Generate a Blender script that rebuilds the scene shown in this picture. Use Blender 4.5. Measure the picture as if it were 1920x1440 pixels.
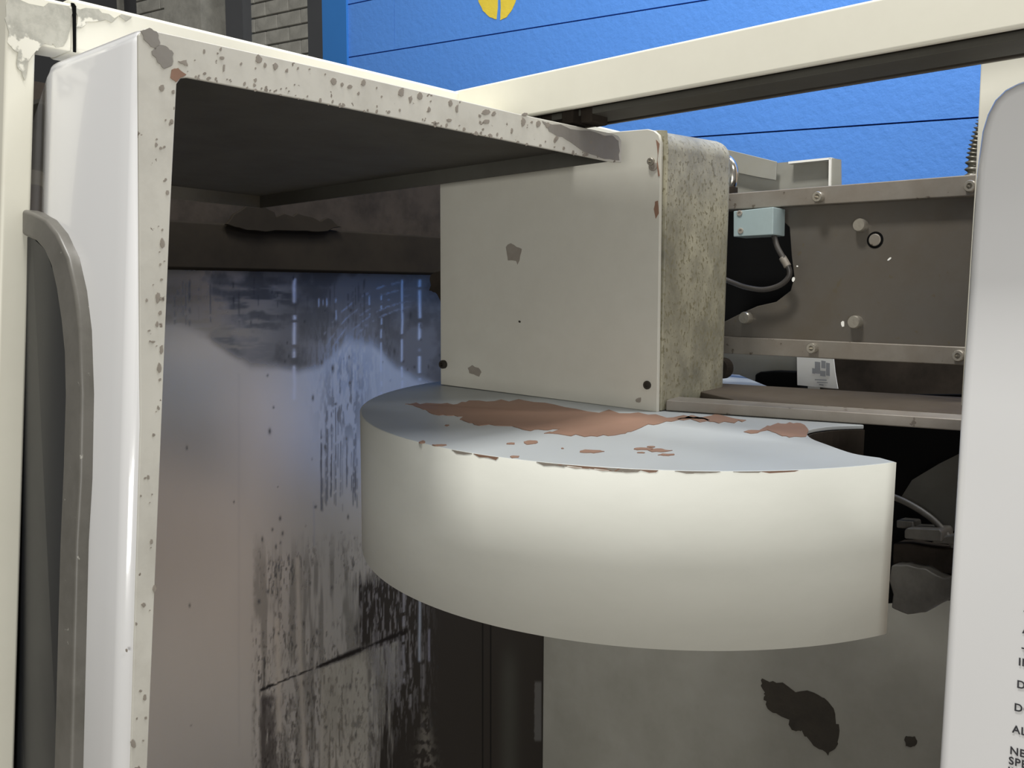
import bpy, bmesh, math, random
import numpy as np
from mathutils import Vector, Matrix
random.seed(7); RNG = np.random.default_rng(11)
for o in list(bpy.data.objects): bpy.data.objects.remove(o)
COL = bpy.context.scene.collection
FL = 1900.0; CAMZ = 1.95

# ---------------------------------------------------------------- frames (machine enclosure sits slightly out of level to the room)
class Frame:
    def __init__(s, h, r):
        s.th = math.atan((720-h)/FL); s.r = r
        c, sn = math.cos(s.th), math.sin(s.th); cr, sr = math.cos(r), math.sin(r)
        # rows: level right, forward, up in camera coords (x right, y down, z forward)
        s.R = Matrix(((cr, sr, 0), (sr*sn, -cr*sn, c), (sr*c, -cr*c, -sn)))
    def ray(s, px, py): return s.R @ Vector(((px-960)/FL, (py-720)/FL, 1))
    def vplane(s, p, u, px, py):
        """pixel -> point on the vertical plane through p (xy) along u (xy)"""
        d = s.ray(px, py); n = (u[1], -u[0])
        k = (p[0]*n[0]+p[1]*n[1])/(d.x*n[0]+d.y*n[1])
        return d*k
    def hplane(s, z, px, py):
        d = s.ray(px, py); return d*(z/d.z)
RM = Frame(463, 0.00588)          # the room and the tool changer (world axes)
EN = Frame(611, 0.0066)           # the enclosure
E2W = RM.R @ EN.R.transposed()
O = Vector((0, 0, CAMZ))
def WE(v): return E2W @ Vector(v) + O     # enclosure coordinates -> world
def WR(v): return Vector(v) + O           # room coordinates -> world
def dE(v): return E2W @ Vector(v)

# ---------------------------------------------------------------- camera, world, lights, exposure
sc = bpy.context.scene
cd = bpy.data.cameras.new('camera'); cam = bpy.data.objects.new('camera', cd); COL.objects.link(cam)
cd.sensor_width = 36; cd.lens = FL*36/1920; cd.clip_start = .02
cam.matrix_world = Matrix.Translation(O) @ (RM.R @ Matrix(((1,0,0),(0,-1,0),(0,0,-1)))).to_4x4()
sc.camera = cam
sc.view_settings.view_transform = 'Standard'; sc.view_settings.look = 'None'
sc.view_settings.gamma = 1; sc.view_settings.use_curve_mapping = False
sc.view_settings.exposure = 0.03
w = bpy.data.worlds.new('world'); sc.world = w; w.use_nodes = True
w.node_tree.nodes['Background'].inputs[0].default_value = (1, .985, .95, 1)
w.node_tree.nodes['Background'].inputs[1].default_value = 0.17
def area(name, loc, target, sx, sy, power, col=(1, .985, .95)):
    l = bpy.data.lights.new(name, 'AREA'); l.shape = 'RECTANGLE'; l.size = sx; l.size_y = sy
    l.energy = power; l.color = col
    o = bpy.data.objects.new(name, l); COL.objects.link(o); o.location = WR(loc)
    o.rotation_euler = (WR(target)-o.location).to_track_quat('-Z', 'Y').to_euler(); return o
area('tube_light_key', (-.43, 1.0, 2.78), (.15, 1.62, 0), .5, .36, 76, (1, .985, .95))
area('tube_light_right', (1.28, -.48, 2.0), (.2, 1.6, 0), .9, .3, 15, (1, .985, .96))
area('tube_light_rear', (1.5, 1.6, 3.0), (1.3, 3.2, .4), 2.4, .4, 106, (1, 1, 1))
area('fill_light_front', (-.6, -2.7, -.05), (.25, 1.4, -.2), 1.5, .8, 66, (1, .99, .95))  # unseen frontal fill, added to brighten the drum side and doors

# ---------------------------------------------------------------- materials
MATS = {}
def nodes_of(name):
    m = bpy.data.materials.new(name); m.use_nodes = True
    nt = m.node_tree; b = nt.nodes['Principled BSDF']
    return m, nt, b
def paint(name, col, rough=.4, dirt=None, dirt_amt=.5, scale=6, speck=None, speck_amt=.0, speck_scale=60, metal=0, bump=0, stretch=(1,1,1), spec=.5, coat=0, var=.06, sbump=0):
    """painted / metal surface: base colour, soft dirt clouds, hard-edged specks"""
    m, nt, b = nodes_of(name); N, L = nt.nodes, nt.links
    tc = N.new('ShaderNodeTexCoord'); mp = N.new('ShaderNodeMapping'); L.new(tc.outputs['Object'], mp.inputs[0]); mp.inputs['Scale'].default_value = stretch
    def noise(sc_, det=6, ro=.6):
        n = N.new('ShaderNodeTexNoise'); n.inputs['Scale'].default_value = sc_; n.inputs['Detail'].default_value = det; n.inputs['Roughness'].default_value = ro
        L.new(mp.outputs[0], n.inputs['Vector']); return n
    def ramp(src, a, c):
        r = N.new('ShaderNodeMapRange'); r.inputs[1].default_value = a; r.inputs[2].default_value = c; L.new(src, r.inputs[0]); return r.outputs[0]
    def mix(f, A, B):
        x = N.new('ShaderNodeMix'); x.data_type = 'RGBA'
        L.new(f, x.inputs[0])
        for i, v in ((6, A), (7, B)):
            if isinstance(v, tuple): x.inputs[i].default_value = v
            else: L.new(v, x.inputs[i])
        return x.outputs[2]
    c4 = (*col, 1)
    n0 = noise(scale*.6, 4)
    cur = mix(ramp(n0.outputs[0], .3, .7), tuple(max(0, v*(1-var)) for v in col)+(1,), tuple(min(1, v*(1+var)) for v in col)+(1,))
    if dirt:
        n1 = noise(scale, 9, .68)
        mul = N.new('ShaderNodeMath'); mul.operation = 'MULTIPLY'; mul.inputs[1].default_value = dirt_amt
        L.new(ramp(n1.outputs[0], .42, .72), mul.inputs[0]); cur = mix(mul.outputs[0], cur, (*dirt, 1))
    if speck:
        n2 = noise(speck_scale, 5, .55); t = .72-speck_amt*.3
        cur = mix(ramp(n2.outputs[0], t, t+.02), cur, (*speck, 1))
    L.new(cur, b.inputs['Base Color'])
    rr = N.new('ShaderNodeMapRange'); rr.inputs[1].default_value = .3; rr.inputs[2].default_value = .7
    rr.inputs[3].default_value = max(0, rough-.06); rr.inputs[4].default_value = min(1, rough+.08)
    L.new(n0.outputs[0], rr.inputs[0]); L.new(rr.outputs[0], b.inputs['Roughness'])
    b.inputs['Metallic'].default_value = metal; b.inputs['Specular IOR Level'].default_value = spec; b.inputs['Coat Weight'].default_value = coat
    if bump:
        n3 = noise(speck_scale if sbump == 0 else sbump, 6); bp = N.new('ShaderNodeBump'); bp.inputs['Strength'].default_value = bump; bp.inputs['Distance'].default_value = .004
        L.new(n3.outputs[0], bp.inputs['Height']); L.new(bp.outputs[0], b.inputs['Normal'])
    MATS[name] = m; return m
M = {}
M['cream'] = paint('cream_paint', (.79, .77, .66), .38, (.55, .52, .43), .25, 3, var=.03)
M['cream_worn'] = paint('worn_cream_paint', (.5, .49, .42), .42, (.17, .165, .14), .8, 22, (.75, .73, .63), .5, 16, var=.1)
M['white'] = paint('glossy_white_paint', (.76, .76, .76), .16, None, 0, 2, coat=.5, var=.01)
M['flange'] = paint('dull_grey_white_paint', (.56, .545, .485), .42, (.28, .26, .22), .35, 14, (.19, .16, .13), .12, 75, var=.05)
M['flange_b'] = paint('bare_corner_paint', (.24, .225, .2), .5, (.16, .14, .12), .5, 20)
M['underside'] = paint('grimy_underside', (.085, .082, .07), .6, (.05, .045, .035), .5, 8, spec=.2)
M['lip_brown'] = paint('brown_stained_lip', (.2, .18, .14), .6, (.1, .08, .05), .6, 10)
M['brown_shade'] = paint('brown_shaded_plate', (.06, .048, .035), .7, (.04, .03, .02), .7, 8, spec=.2)  # dark tone carries the shadow on the arm top
M['dark_steel'] = paint('dark_greasy_steel', (.085, .08, .068), .5, (.03, .025, .02), .8, 14)
M['dark_grime_shade'] = paint('dark_grime_shade', (.04, .032, .025), .9, (.012, .01, .008), .8, 9, spec=.12)  # grime on greasy parts, and painted shade inside the drum cut-out
M['beam_grime'] = paint('brown_grimed_steel', (.022, .018, .013), .8, (.012, .01, .008), .8, 5, spec=.05)
M['black'] = paint('black_void', (.005, .005, .005), .9, spec=.05)
M['box'] = paint('warm_grey_paint', (.56, .545, .475), .4, (.42, .40, .34), .35, 5, var=.05)
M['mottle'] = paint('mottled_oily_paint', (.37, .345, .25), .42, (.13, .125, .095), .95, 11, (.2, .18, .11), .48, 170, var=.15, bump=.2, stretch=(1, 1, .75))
M['drum'] = paint('carousel_grey_paint', (.56, .56, .505), .5, spec=.3, dirt=(.44, .44, .39), dirt_amt=.3, scale=4, var=.02, stretch=(1, 1, 2.5))
M['drum_top'] = paint('carousel_paint_darkened', (.40, .425, .43), .35, (.33, .34, .33), .3, 4, var=.02)  # same paint as the drum side, darkened to offset the key light
M['rust_bare'] = paint('brown_bare_primer', (.235, .135, .09), .6, (.25, .15, .1), .5, 20)
M['chip'] = paint('grey_bare_chip', (.28, .25, .21), .6, (.14, .12, .1), .5, 30)
M['chip_dark'] = paint('dark_torn_patch', (.028, .022, .014), .75, (.015, .012, .008), .7, 25, bump=.4, speck_scale=40)
M['steel'] = paint('oily_steel_plate', (.125, .113, .097), .42, (.11, .09, .065), .75, 7, (.12, .1, .07), .18, 60, metal=.35, var=.1)
M['steel_bar'] = paint('dusty_steel_bar', (.215, .195, .165), .45, (.15, .12, .09), .6, 12, (.1, .08, .06), .2, 50, metal=.2, var=.1)
M['bolt'] = paint('bolt_steel', (.42, .39, .33), .3, (.15, .12, .09), .5, 60, metal=.6)
M['chrome'] = paint('chrome', (.7, .66, .58), .16, None, metal=1)
M['sensor'] = paint('pale_blue_grey_block', (.31, .385, .385), .4, (.25, .3, .3), .5, 12)
M['rubber'] = paint('black_cable_sheath', (.05, .045, .04), .35)
M['gasket'] = paint('grey_rubber_gasket', (.15, .142, .125), .42, (.09, .085, .07), .8, 14, (.35, .34, .3), .06, 90)
M['glass'] = paint('dark_window_glass', (.012, .013, .015), .3, var=.1)
M['grey_panel'] = paint('dusty_grey_panel', (.25, .243, .21), .4, (.16, .155, .125), .6, 3, var=.08)
M['bracket'] = paint('galvanised_bracket', (.3, .295, .26), .4, (.25, .24, .19), .5, 14, metal=.1)
M['white_edge'] = paint('bright_cut_edge', (.85, .84, .78), .4)
M['label'] = paint('white_paper_label', (.92, .92, .88), .6)
M['print'] = paint('grey_print', (.35, .36, .38), .7)
M['ink'] = paint('black_ink', (.035, .035, .04), .6)
M['rust_seal'] = paint('rusty_seal', (.13, .085, .035), .6, (.03, .02, .01), .8, 12)
M['blue'] = paint('blue_wall_paint', (.10, .285, .77), .5, (.08, .25, .70), .5, 2.5, var=.04, bump=.5, speck_scale=45, spec=.3)
M['blue_deep'] = paint('deep_blue_paint', (.03, .18, .52), .5, var=.03)
M['unseen_beige_wall'] = paint('unseen_beige_wall_paint', (.6, .49, .41), .5, bump=.5, speck_scale=45)
M['yellow'] = paint('yellow_wall_paint', (.78, .6, .06), .5, bump=.4, speck_scale=45)
M['brick'] = paint('painted_brick', (.46, .45, .40), .6, (.16, .155, .14), .5, 14, bump=.6, speck_scale=30)
M['mortar'] = paint('painted_mortar', (.13, .13, .12), .8)
M['slate'] = paint('slate_grey_paint', (.085, .088, .094), .6)
M['floor'] = paint('concrete_floor', (.42, .375, .32), .5, (.3, .27, .23), .5, 2)
M['hose'] = paint('corrugated_steel_hose', (.35, .33, .28), .3, (.1, .12, .08), .6, 30, metal=.8)

# ---------------------------------------------------------------- builders
ORG = {}
def tag(o, label=None, cat=None, group=None, kind=None):
    if label: o['label'] = label
    if cat: o['category'] = cat
    if group: o['group'] = group
    if kind: o['kind'] = kind
    return o
def empty(name, loc, **k):
    o = bpy.data.objects.new(name, None); COL.objects.link(o); o.location = loc; ORG[o] = Vector(loc); o.empty_display_size = .05
    return tag(o, **k)
def link(name, bm, mat, parent=None, bevel=0, seg=2, smooth=False, **k):
    """bmesh in world coordinates -> object whose origin is its bounding-box centre"""
    vs = [v.co for v in bm.verts]
    c = Vector([(min(v[i] for v in vs)+max(v[i] for v in vs))/2 for i in range(3)])
    for v in bm.verts: v.co -= c
    bmesh.ops.recalc_face_normals(bm, faces=bm.faces)
    me = bpy.data.meshes.new(name); bm.to_mesh(me); bm.free()
    if smooth:
        for p in me.polygons: p.use_smooth = True
    me.materials.append(M[mat] if isinstance(mat, str) else mat)
    o = bpy.data.objects.new(name, me); COL.objects.link(o)
    ORG[o] = c; o.location = c-(ORG[parent] if parent else Vector((0, 0, 0)))
    if parent: o.parent = parent
    if bevel:
        b = o.modifiers.new('bevel', 'BEVEL'); b.width = bevel; b.segments = seg; b.limit_method = 'ANGLE'; b.angle_limit = math.radians(40)
        wn = o.modifiers.new('wn', 'WEIGHTED_NORMAL')
        for p in me.polygons: p.use_smooth = True
    return tag(o, **k)
def prism_bm(pts, vec, bm=None):
    bm = bm or bmesh.new(); vec = Vector(vec)
    a = [bm.verts.new(p) for p in pts]; b = [bm.verts.new(Vector(p)+vec) for p in pts]; n = len(a)
    bm.faces.new(a); bm.faces.new(list(reversed(b)))
    for i in range(n): bm.faces.new((a[i], b[i], b[(i+1) % n], a[(i+1) % n]))
    return bm
def prism(name, pts, vec, mat, parent=None, **k): return link(name, prism_bm(pts, vec), mat, parent, **k)
def cyl_bm(c, ax, r, h, n=20, bm=None, r2=None, hole=0, hole_d=0):
    """disc of height h from c along ax, optionally with a socket hole in the far end"""
    bm = bm or bmesh.new(); ax = Vector(ax).normalized(); t = ax.orthogonal().normalized(); s = ax.cross(t); c = Vector(c)
    r2 = r if r2 is None else r2
    def ring(rr, d, m=n): return [bm.verts.new(c+ax*d+(t*math.cos(2*math.pi*i/m)+s*math.sin(2*math.pi*i/m))*rr) for i in range(m)]
    R = [ring(r, 0), ring(r2, h*.8), ring(r2*.88, h)]
    if hole: R += [ring(hole, h), ring(hole, h-hole_d)]
    for a, b in zip(R, R[1:]):
        for i in range(n): bm.faces.new((a[i], a[(i+1) % n], b[(i+1) % n], b[i]))
    bm.faces.new(R[0]); bm.faces.new(R[-1]); return bm
def tube_bm(path, r, n=10, bm=None, rfun=None, sub=6):
    P = [Vector(p) for p in path]; Q = []
    for i in range(len(P)-1):
        p0 = P[max(0, i-1)]; p1 = P[i]; p2 = P[i+1]; p3 = P[min(len(P)-1, i+2)]
        for k in range(sub):
            t = k/sub; Q.append(.5*((2*p1)+(p2-p0)*t+(2*p0-5*p1+4*p2-p3)*t*t+(3*p1-p0-3*p2+p3)*t**3))
    Q.append(P[-1]); bm = bm or bmesh.new(); prev = None; nrm = None
    for i, q in enumerate(Q):
        d = (Q[min(i+1, len(Q)-1)]-Q[max(i-1, 0)]).normalized()
        nrm = d.orthogonal().normalized() if nrm is None else (nrm-d*nrm.dot(d)).normalized()
        s = d.cross(nrm); rr = rfun(i/(len(Q)-1)) if rfun else r
        ring = [bm.verts.new(q+(nrm*math.cos(2*math.pi*j/n)+s*math.sin(2*math.pi*j/n))*rr) for j in range(n)]
        if prev:
            for j in range(n): bm.faces.new((prev[j], prev[(j+1) % n], ring[(j+1) % n], ring[j]))
        else: bm.faces.new(ring)
        prev = ring
    bm.faces.new(prev); return bm
def jag(pts, amp=.12, sub=3, seed=1):
    """roughen a 2D outline"""
    rr = random.Random(seed); out = []
    n = len(pts); size = max(max(abs(pts[i][0]-pts[j][0]) for j in range(n)) for i in range(n))
    for i in range(n):
        a, b = pts[i], pts[(i+1) % n]
        L = math.hypot(b[0]-a[0], b[1]-a[1])
        for k in range(sub):
            t = k/sub; j = L*amp if k else L*amp*.4
            out.append((a[0]+(b[0]-a[0])*t+rr.uniform(-j, j), a[1]+(b[1]-a[1])*t+rr.uniform(-j, j)))
    return out
def blob(cx, cy, rx, ry, n=8, seed=1, rot=0):
    rr = random.Random(seed); out = []
    for i in range(n):
        a = 2*math.pi*i/n; k = rr.uniform(.65, 1.15); x, y = rx*math.cos(a)*k, ry*math.sin(a)*k
        out.append((cx+x*math.cos(rot)-y*math.sin(rot), cy+x*math.sin(rot)+y*math.cos(rot)))
    return out

# ---------------------------------------------------------------- directions and planes of the enclosure
u1 = Vector((math.sin(math.radians(42.68)), math.cos(math.radians(42.68)), 0))     # recedes right
u2 = Vector((-u1.y, u1.x, 0))                                                       # recedes left
UP = Vector((0, 0, 1))
def line_pt(P, u, px):
    d = EN.ray(px, 611); n = Vector((d.y, -d.x, 0)); return Vector(P)+Vector(u)*(-(Vector(P).dot(n))/Vector(u).dot(n))
d0 = EN.ray(262, 50); C = Vector((d0.x/d0.y, 1.0, 0))
ZT = d0.z/d0.y                                                                       # height of the door top
B0 = C + u2*.235; W0 = C + u2*1.22
def onF(px, py, off=0): return EN.vplane(C+u2*off, u1, px, py)
_a, _b = onF(262, 50), onF(222, 1440); SHG = Vector(((_b-_a).x, (_b-_a).y, 0))/abs(_b.z-_a.z)
def onB(px, py, off=0): return EN.vplane(B0+u2*off, u1, px, py)
def onG(px, py, off=0):
    q = EN.vplane(C, u2, px, py)
    for _ in range(8): q = EN.vplane(C-u1*off+SHG*(ZT-q.z), u2, px, py)
    return q
def onW(px, py, off=0): return EN.vplane(W0-u2*off, u1, px, py)

# ================================================================ ROOM
floor = bmesh.new(); prism_bm([(-7, -5, 0), (7, -5, 0), (7, 9, 0), (-7, 9, 0)], (0, 0, -.1), floor)
link('floor', floor, 'floor', kind='structure')
uw = Vector((.785, -.619, 0)).normalized()
def wray(px, y): d = RM.ray(px, y); return d*(1/d.y)
Pw = RM.ray(620, 113); Pw = Pw*(4.2/Pw.y)
nw = Vector((-uw.y, uw.x, 0)); nw = nw if nw.y > 0 else -nw           # pointing away from the camera
zj = Pw.z                                                             # a mortar line height
wall = empty('wall_back', WR((Pw.x, Pw.y, -CAMZ)), kind='structure')
a = Pw+nw*.045-uw*.03
for n_, l0, l1, mt in (('backing', 0, 3.36, 'blue'), ('unseen_wall_end', 3.36, 7.6, 'unseen_beige_wall')):  # beige end is unseen, added to warm the side wall's reflection
    p0, p1 = a+uw*l0, a+uw*l1
    prism(n_, [WR((p0.x, p0.y, -CAMZ)), WR((p1.x, p1.y, -CAMZ)), WR((p1.x, p1.y, 1.9)), WR((p0.x, p0.y, 1.9))], nw*.15, mt, wall)
blockmesh = None; sx_, sz_ = .3999, .1955
r0 = 0
for row in range(-12, 8):
    z = zj+row*.2
    for i in range(-1, 19):
        s = i*.4+(.2 if row % 2 else 0)-.04
        s0, s1 = max(s, 0), s+.4
        if s1 <= 0.02 or s0 > 2.95: continue
        full = s >= 0
        q = Pw+uw*s0; q.z = z+.0022
        if full and blockmesh:
            o = bpy.data.objects.new('block', blockmesh); COL.objects.link(o)
            c = WR(q)+(uw*sx_+UP*sz_+nw*.05)/2; o.parent = wall; o.location = c-ORG[wall]
            r0 += 1
            continue
        ll = sx_ if full else s1-s0-.002
        bm = prism_bm([WR(q), WR(q+uw*ll), WR(q+uw*ll+UP*sz_), WR(q+UP*sz_)], nw*.05)
        o = link('block', bm, 'blue', wall)
        if full: blockmesh = o.data
jamb = link('trim_1', prism_bm([WR(Vector((p.x, p.y, z))) for p, z in ((Pw-uw*.035-nw*.01, -CAMZ), (Pw+uw*.105-nw*.01, -CAMZ), (Pw+uw*.105-nw*.01, 1.9), (Pw-uw*.035-nw*.01, 1.9))], nw*.012), 'blue_deep', kind='structure')
# yellow painted emblem, lower half, split by a gap
def on_wall(px, py, off=.0): return RM.vplane(Pw-nw*off, uw, px, py)
for pts in ([(899, -30), (897, 2), (905, 20), (918, 32), (931, 37), (933, -30)], [(939, -30), (938, 38), (950, 32), (960, 18), (967, 2), (968, -30)]):
    prism('painted_emblem', [WR(on_wall(x, y, .0015)) for x, y in jag(pts, .03, 3, 3)], nw*.001, 'yellow', wall, label='yellow rounded emblem half painted on the blue blocks')
# brick pilasters left of the blue wall
uq = uw
def pil(px, off): return None
Pq = RM.ray(578, 90); Pq = Pq*(4.75/Pq.y)
pilw = empty('wall_left', WR((Pq.x, Pq.y, -CAMZ)), kind='structure')
def on_q(px, py, off=0): return RM.vplane(Pq-nw*off, uq, px, py)
def slab_q(name, x0, x1, mat, off=0, th=.1, bevel=0, par=pilw):
    a = on_q(x0, 100, off); b = on_q(x1, 100, off)
    return prism(name, [WR((a.x, a.y, -CAMZ)), WR((b.x, b.y, -CAMZ)), WR((b.x, b.y, 2.1)), WR((a.x, a.y, 2.1))], nw*th, mat, par, bevel=bevel)
slab_q('pier', 459, 577, 'mortar', -.012, .25)
slab_q('pier', 259, 310, 'mortar', -.012, .25)
slab_q('smooth_pilaster', 311, 379, 'brick', .0, .25)
slab_q('pipe_cover', 425, 457, 'slate', .05, .08)
slab_q('slate_jamb', 578, 613, 'slate', .0, .3)
slab_q('recess_back', -60, 460, 'slate', -.35, .05)
slab_q('recess_mullion', 223, 228, 'brick', -.3, .03)
slab_q('recess_panel', 380, 424, 'black', -.2, .05)
def bricks(x0, x1, zref, ztop, zbot, blen, phase):
    a = on_q(x0, 100); b = on_q(x1, 100); Lx = (b-a).length; hgt = .067
    n = 0; z = zref
    rows = range(int((zbot-zref)/hgt)-1, int((ztop-zref)/hgt)+1)
    for r in rows:
        s = -blen*(phase if r % 2 else 0)
        while s < Lx:
            s0, s1 = max(0, s), min(Lx, s+blen-.006)
            if s1-s0 > .02:
                q = a.copy()+uq*s0; q.z = zref+r*hgt; k = random.uniform(-.002, .002)
                prism('brick', [WR(q), WR(q+uq*(s1-s0)), WR(q+uq*(s1-s0)+UP*(hgt-.007)), WR(q+UP*(hgt-.007))], nw*(.03+k), 'brick', pilw, bevel=.003, seg=1)
            s += blen
zr = on_q(500, 28).z
bricks(459, 577, zr, 1.45, .85, .165, .5)
bricks(259, 310, zr+.01, 1.6, 1.0, .22, .4)

# ================================================================ MACHINE ENCLOSURE
enc = empty('machine_enclosure', WE((B0.x, B0.y, -1.55)), label='cream and grey sheet-metal machine enclosure framing the whole view', cat='machine')
def bars_u(P, u, s0, s1, z0, z1, th, mat, name, par=enc, bevel=.003, **k):
    """bar along u from s0 to s1, heights z0..z1, thickness vector th"""
    a = Vector(P)+Vector(u)*s0; b = Vector(P)+Vector(u)*s1
    return prism(name, [WE((a.x, a.y, z0)), WE((b.x, b.y, z0)), WE((b.x, b.y, z1)), WE((a.x, a.y, z1))], dE(th), mat, par, bevel=bevel, **k)
# corner post with its short arm
pts = [onB(14, -22), onB(139, 7), onB(137, 96), onB(68, 84), onB(28, 1440)]
v = pts[-1]-pts[-2]; low = pts[-2]+v*(1.5/abs(v.z)*1.0)
pl = onB(-26, 1440); vl = pl-pts[0]; lowl = pts[0]+vl*((pts[0].z-low.z)/abs(vl.z))
post = prism('corner_post', [WE(p) for p in pts[:-1]+[low, lowl]], dE(u2*.05), 'cream', enc, bevel=.004, seg=3)
# grimy top of the post: thin grease film in an irregular outline
for pl_, sd in (([(16, -12), (134, 12), (132, 60), (118, 88), (84, 80), (66, 96), (48, 150), (30, 120), (18, 60)], 5),):
    prism('grease_stain', [WE(onB(x, y, -.0012)) for x, y in jag(pl_, .12, 4, sd)], dE(u2*.001), 'cream_worn', post)
zb0 = onB(250, 23).z; zb0 = (EN.ray(258, 25)*(1)).z/EN.ray(258, 25).y
tB = lambda px: (line_pt(B0, u1, px)-B0).dot(u1)
ztop = onB(258, 25).z; zbt = onB(137, 96).z
beam = bars_u(B0, u1, tB(141), 1.5, zbt, ztop, u2*.06, 'cream', 'side_beam', bevel=.005, seg=3)
prism('grease_stain', [WE(onB(x, y, -.0012)) for x, y in jag([(143, 12), (190, 24), (250, 33), (200, 36), (165, 40), (152, 52), (143, 50)], .14, 4, 8)], dE(u2*.001), 'cream_worn', beam)
prism('open_seam', [WE(onB(x, y, -.0018)) for x, y in [(134, 5), (139, 6), (143, 12), (143, 98), (138, 97), (137, 30)]], dE(u2*.002), 'black', enc)
# front header rail
bars_u(C+u2*.14, u1, .3, .852, .300, .307, u2*.8, 'cream', 'shade_plate', bevel=.001)  # unseen plate added to shade the housing left of its lit patch
R0 = line_pt(B0, u1, 858)
zr1 = onB(858, 168).z; zr0 = zr1-.0615
rail = bars_u(R0, -u2, -.02, 1.6, zr0, zr1, u1*.012, 'cream', 'header_rail', bevel=.004, seg=3)
bars_u(R0+u1*.012, -u2, .0, 1.6, zr1-.008, zr1-.002, u1*.12, 'cream', 'rail_top_plate', rail, bevel=.001)
bars_u(R0+u1*.034, -u2, .1, 1.6, zr0-.004, zr0+.006, u1*.062, 'underside', 'rail_bottom_plate', rail, bevel=.001)
bars_u(R0+u1*.013, -u2, .1, 1.6, zr0+.004, zr0+.02, u1*.012, 'rust_seal', 'rubber_seal', rail, bevel=.002)
bars_u(R0+u1*.126, -u2, .1, 1.6, zr0+.0, zr1-.008, u1*.006, 'steel', 'rail_rear_web', rail, bevel=.001)
# roller carriage under the far end of the rail
rb = bmesh.new()
for k in range(5):
    a_ = R0-u2*(.12+.026*k)+u1*(.02+.012*(k % 3)); hh = .012+.006*((k*7) % 4)
    prism_bm([WE(a_+UP*(zr0-.016)), WE(a_-u2*.022+UP*(zr0-.016)), WE(a_-u2*.022+UP*(zr0+hh)), WE(a_+UP*(zr0+hh))], dE(u1*.04), rb)
link('rail_roller_carriage', rb, 'dark_grime_shade', rail, bevel=.003, label='black greasy roller carriage under the far end of the rail')

# ---- interior walls
zW0 = -1.2; 
def quadW(px0, px1, y0, y1, off): return [WE(onW(px0, y0, off)), WE(onW(px1, y0, off)), WE(onW(px1, y1, off)), WE(onW(px0, y1, off))]
# stained wall: fine grid, its paint, grime and a reflected outline as a colour attribute in wall coordinates
tW = lambda px: (line_pt(W0, u1, px)-W0).dot(u1)
t0, t1 = tW(120), tW(1024); zt_, zb_ = onW(500, 470).z, onW(1000, 1520).z
NX, NZ = 560, 480
T, Z = np.meshgrid(np.linspace(t0, t1, NX), np.linspace(zb_, zt_, NZ))
X = W0.x+u1.x*T; Y = W0.y+u1.y*T
Rt = np.array(EN.R.transposed())
cc = np.stack([X, Y, Z], -1) @ Rt.T
PX = 960+FL*cc[..., 0]/cc[..., 2]; PY = 720+FL*cc[..., 1]/cc[..., 2]
def vnoise(x, y, seed):
    g = np.random.default_rng(seed).random((257, 257)); xi = np.floor(x).astype(int); yi = np.floor(y).astype(int)
    fx = x-xi; fy = y-yi; fx = fx*fx*(3-2*fx); fy = fy*fy*(3-2*fy); a = lambda i, j: g[(xi+i) % 256, (yi+j) % 256]
    return (a(0,0)*(1-fx)+a(1,0)*fx)*(1-fy)+(a(0,1)*(1-fx)+a(1,1)*fx)*fy
def fbm(x, y, seed, o=4, g=.55):
    s = 0; am = 1; tot = 0
    for k in range(o): s = s+am*vnoise(x*2**k, y*2**k, seed+k); tot += am; am *= g
    return s/tot
def sm(a, b, x): t = np.clip((x-a)/(b-a), 0, 1); return t*t*(3-2*t)
colr = np.zeros(PX.shape+(3,)); base = np.array([.56, .54, .51]); colr[:] = base
colr *= (0.94+.12*fbm(PX/90, PY/260, 5))[..., None]
def lay(mask, c):
    global colr
    mask = np.clip(mask, 0, 1)[..., None]; colr = colr*(1-mask)+np.array(c)*mask
streak = fbm(PX/5, PY/70, 21, 4); streak2 = fbm(PX/3, PY/26, 31, 4); cloud = fbm(PX/60, PY/60, 41, 5); fine = fbm(PX/6, PY/8, 51, 3)
# grime band at the top; its arc edge paints in a reflection's outline
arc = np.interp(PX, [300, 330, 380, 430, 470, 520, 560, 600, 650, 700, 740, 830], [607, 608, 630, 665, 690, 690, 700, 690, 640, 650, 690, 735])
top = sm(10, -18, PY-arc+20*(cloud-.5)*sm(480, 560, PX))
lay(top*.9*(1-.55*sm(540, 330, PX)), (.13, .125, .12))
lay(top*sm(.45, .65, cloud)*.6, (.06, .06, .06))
# paler swipes at left of the top band
sw = sm(.45, .62, fbm((PX+PY*.3)/60, PY/9, 61, 4))*sm(560, 470, PX+.5*(PY-600))*sm(525, 545, PY)*sm(0, -30, PY-arc-10)
lay(sw*.75, (.33, .31, .27))
# scratched pale fan
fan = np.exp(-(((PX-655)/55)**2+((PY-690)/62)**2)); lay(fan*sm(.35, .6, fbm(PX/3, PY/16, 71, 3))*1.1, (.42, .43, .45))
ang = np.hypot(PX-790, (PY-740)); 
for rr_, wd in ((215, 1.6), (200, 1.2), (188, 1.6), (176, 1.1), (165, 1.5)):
    lay(sm(.35, .6, fbm(PX/14, PY/14, int(rr_), 3))*np.exp(-((ang-rr_+4*(fine-.5))/wd)**2)*sm(-2.75, -2.5, np.arctan2(PY-740, PX-790))*sm(-1.6, -1.95, np.arctan2(PY-740, PX-790))*.8, (.4, .4, .42))
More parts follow.
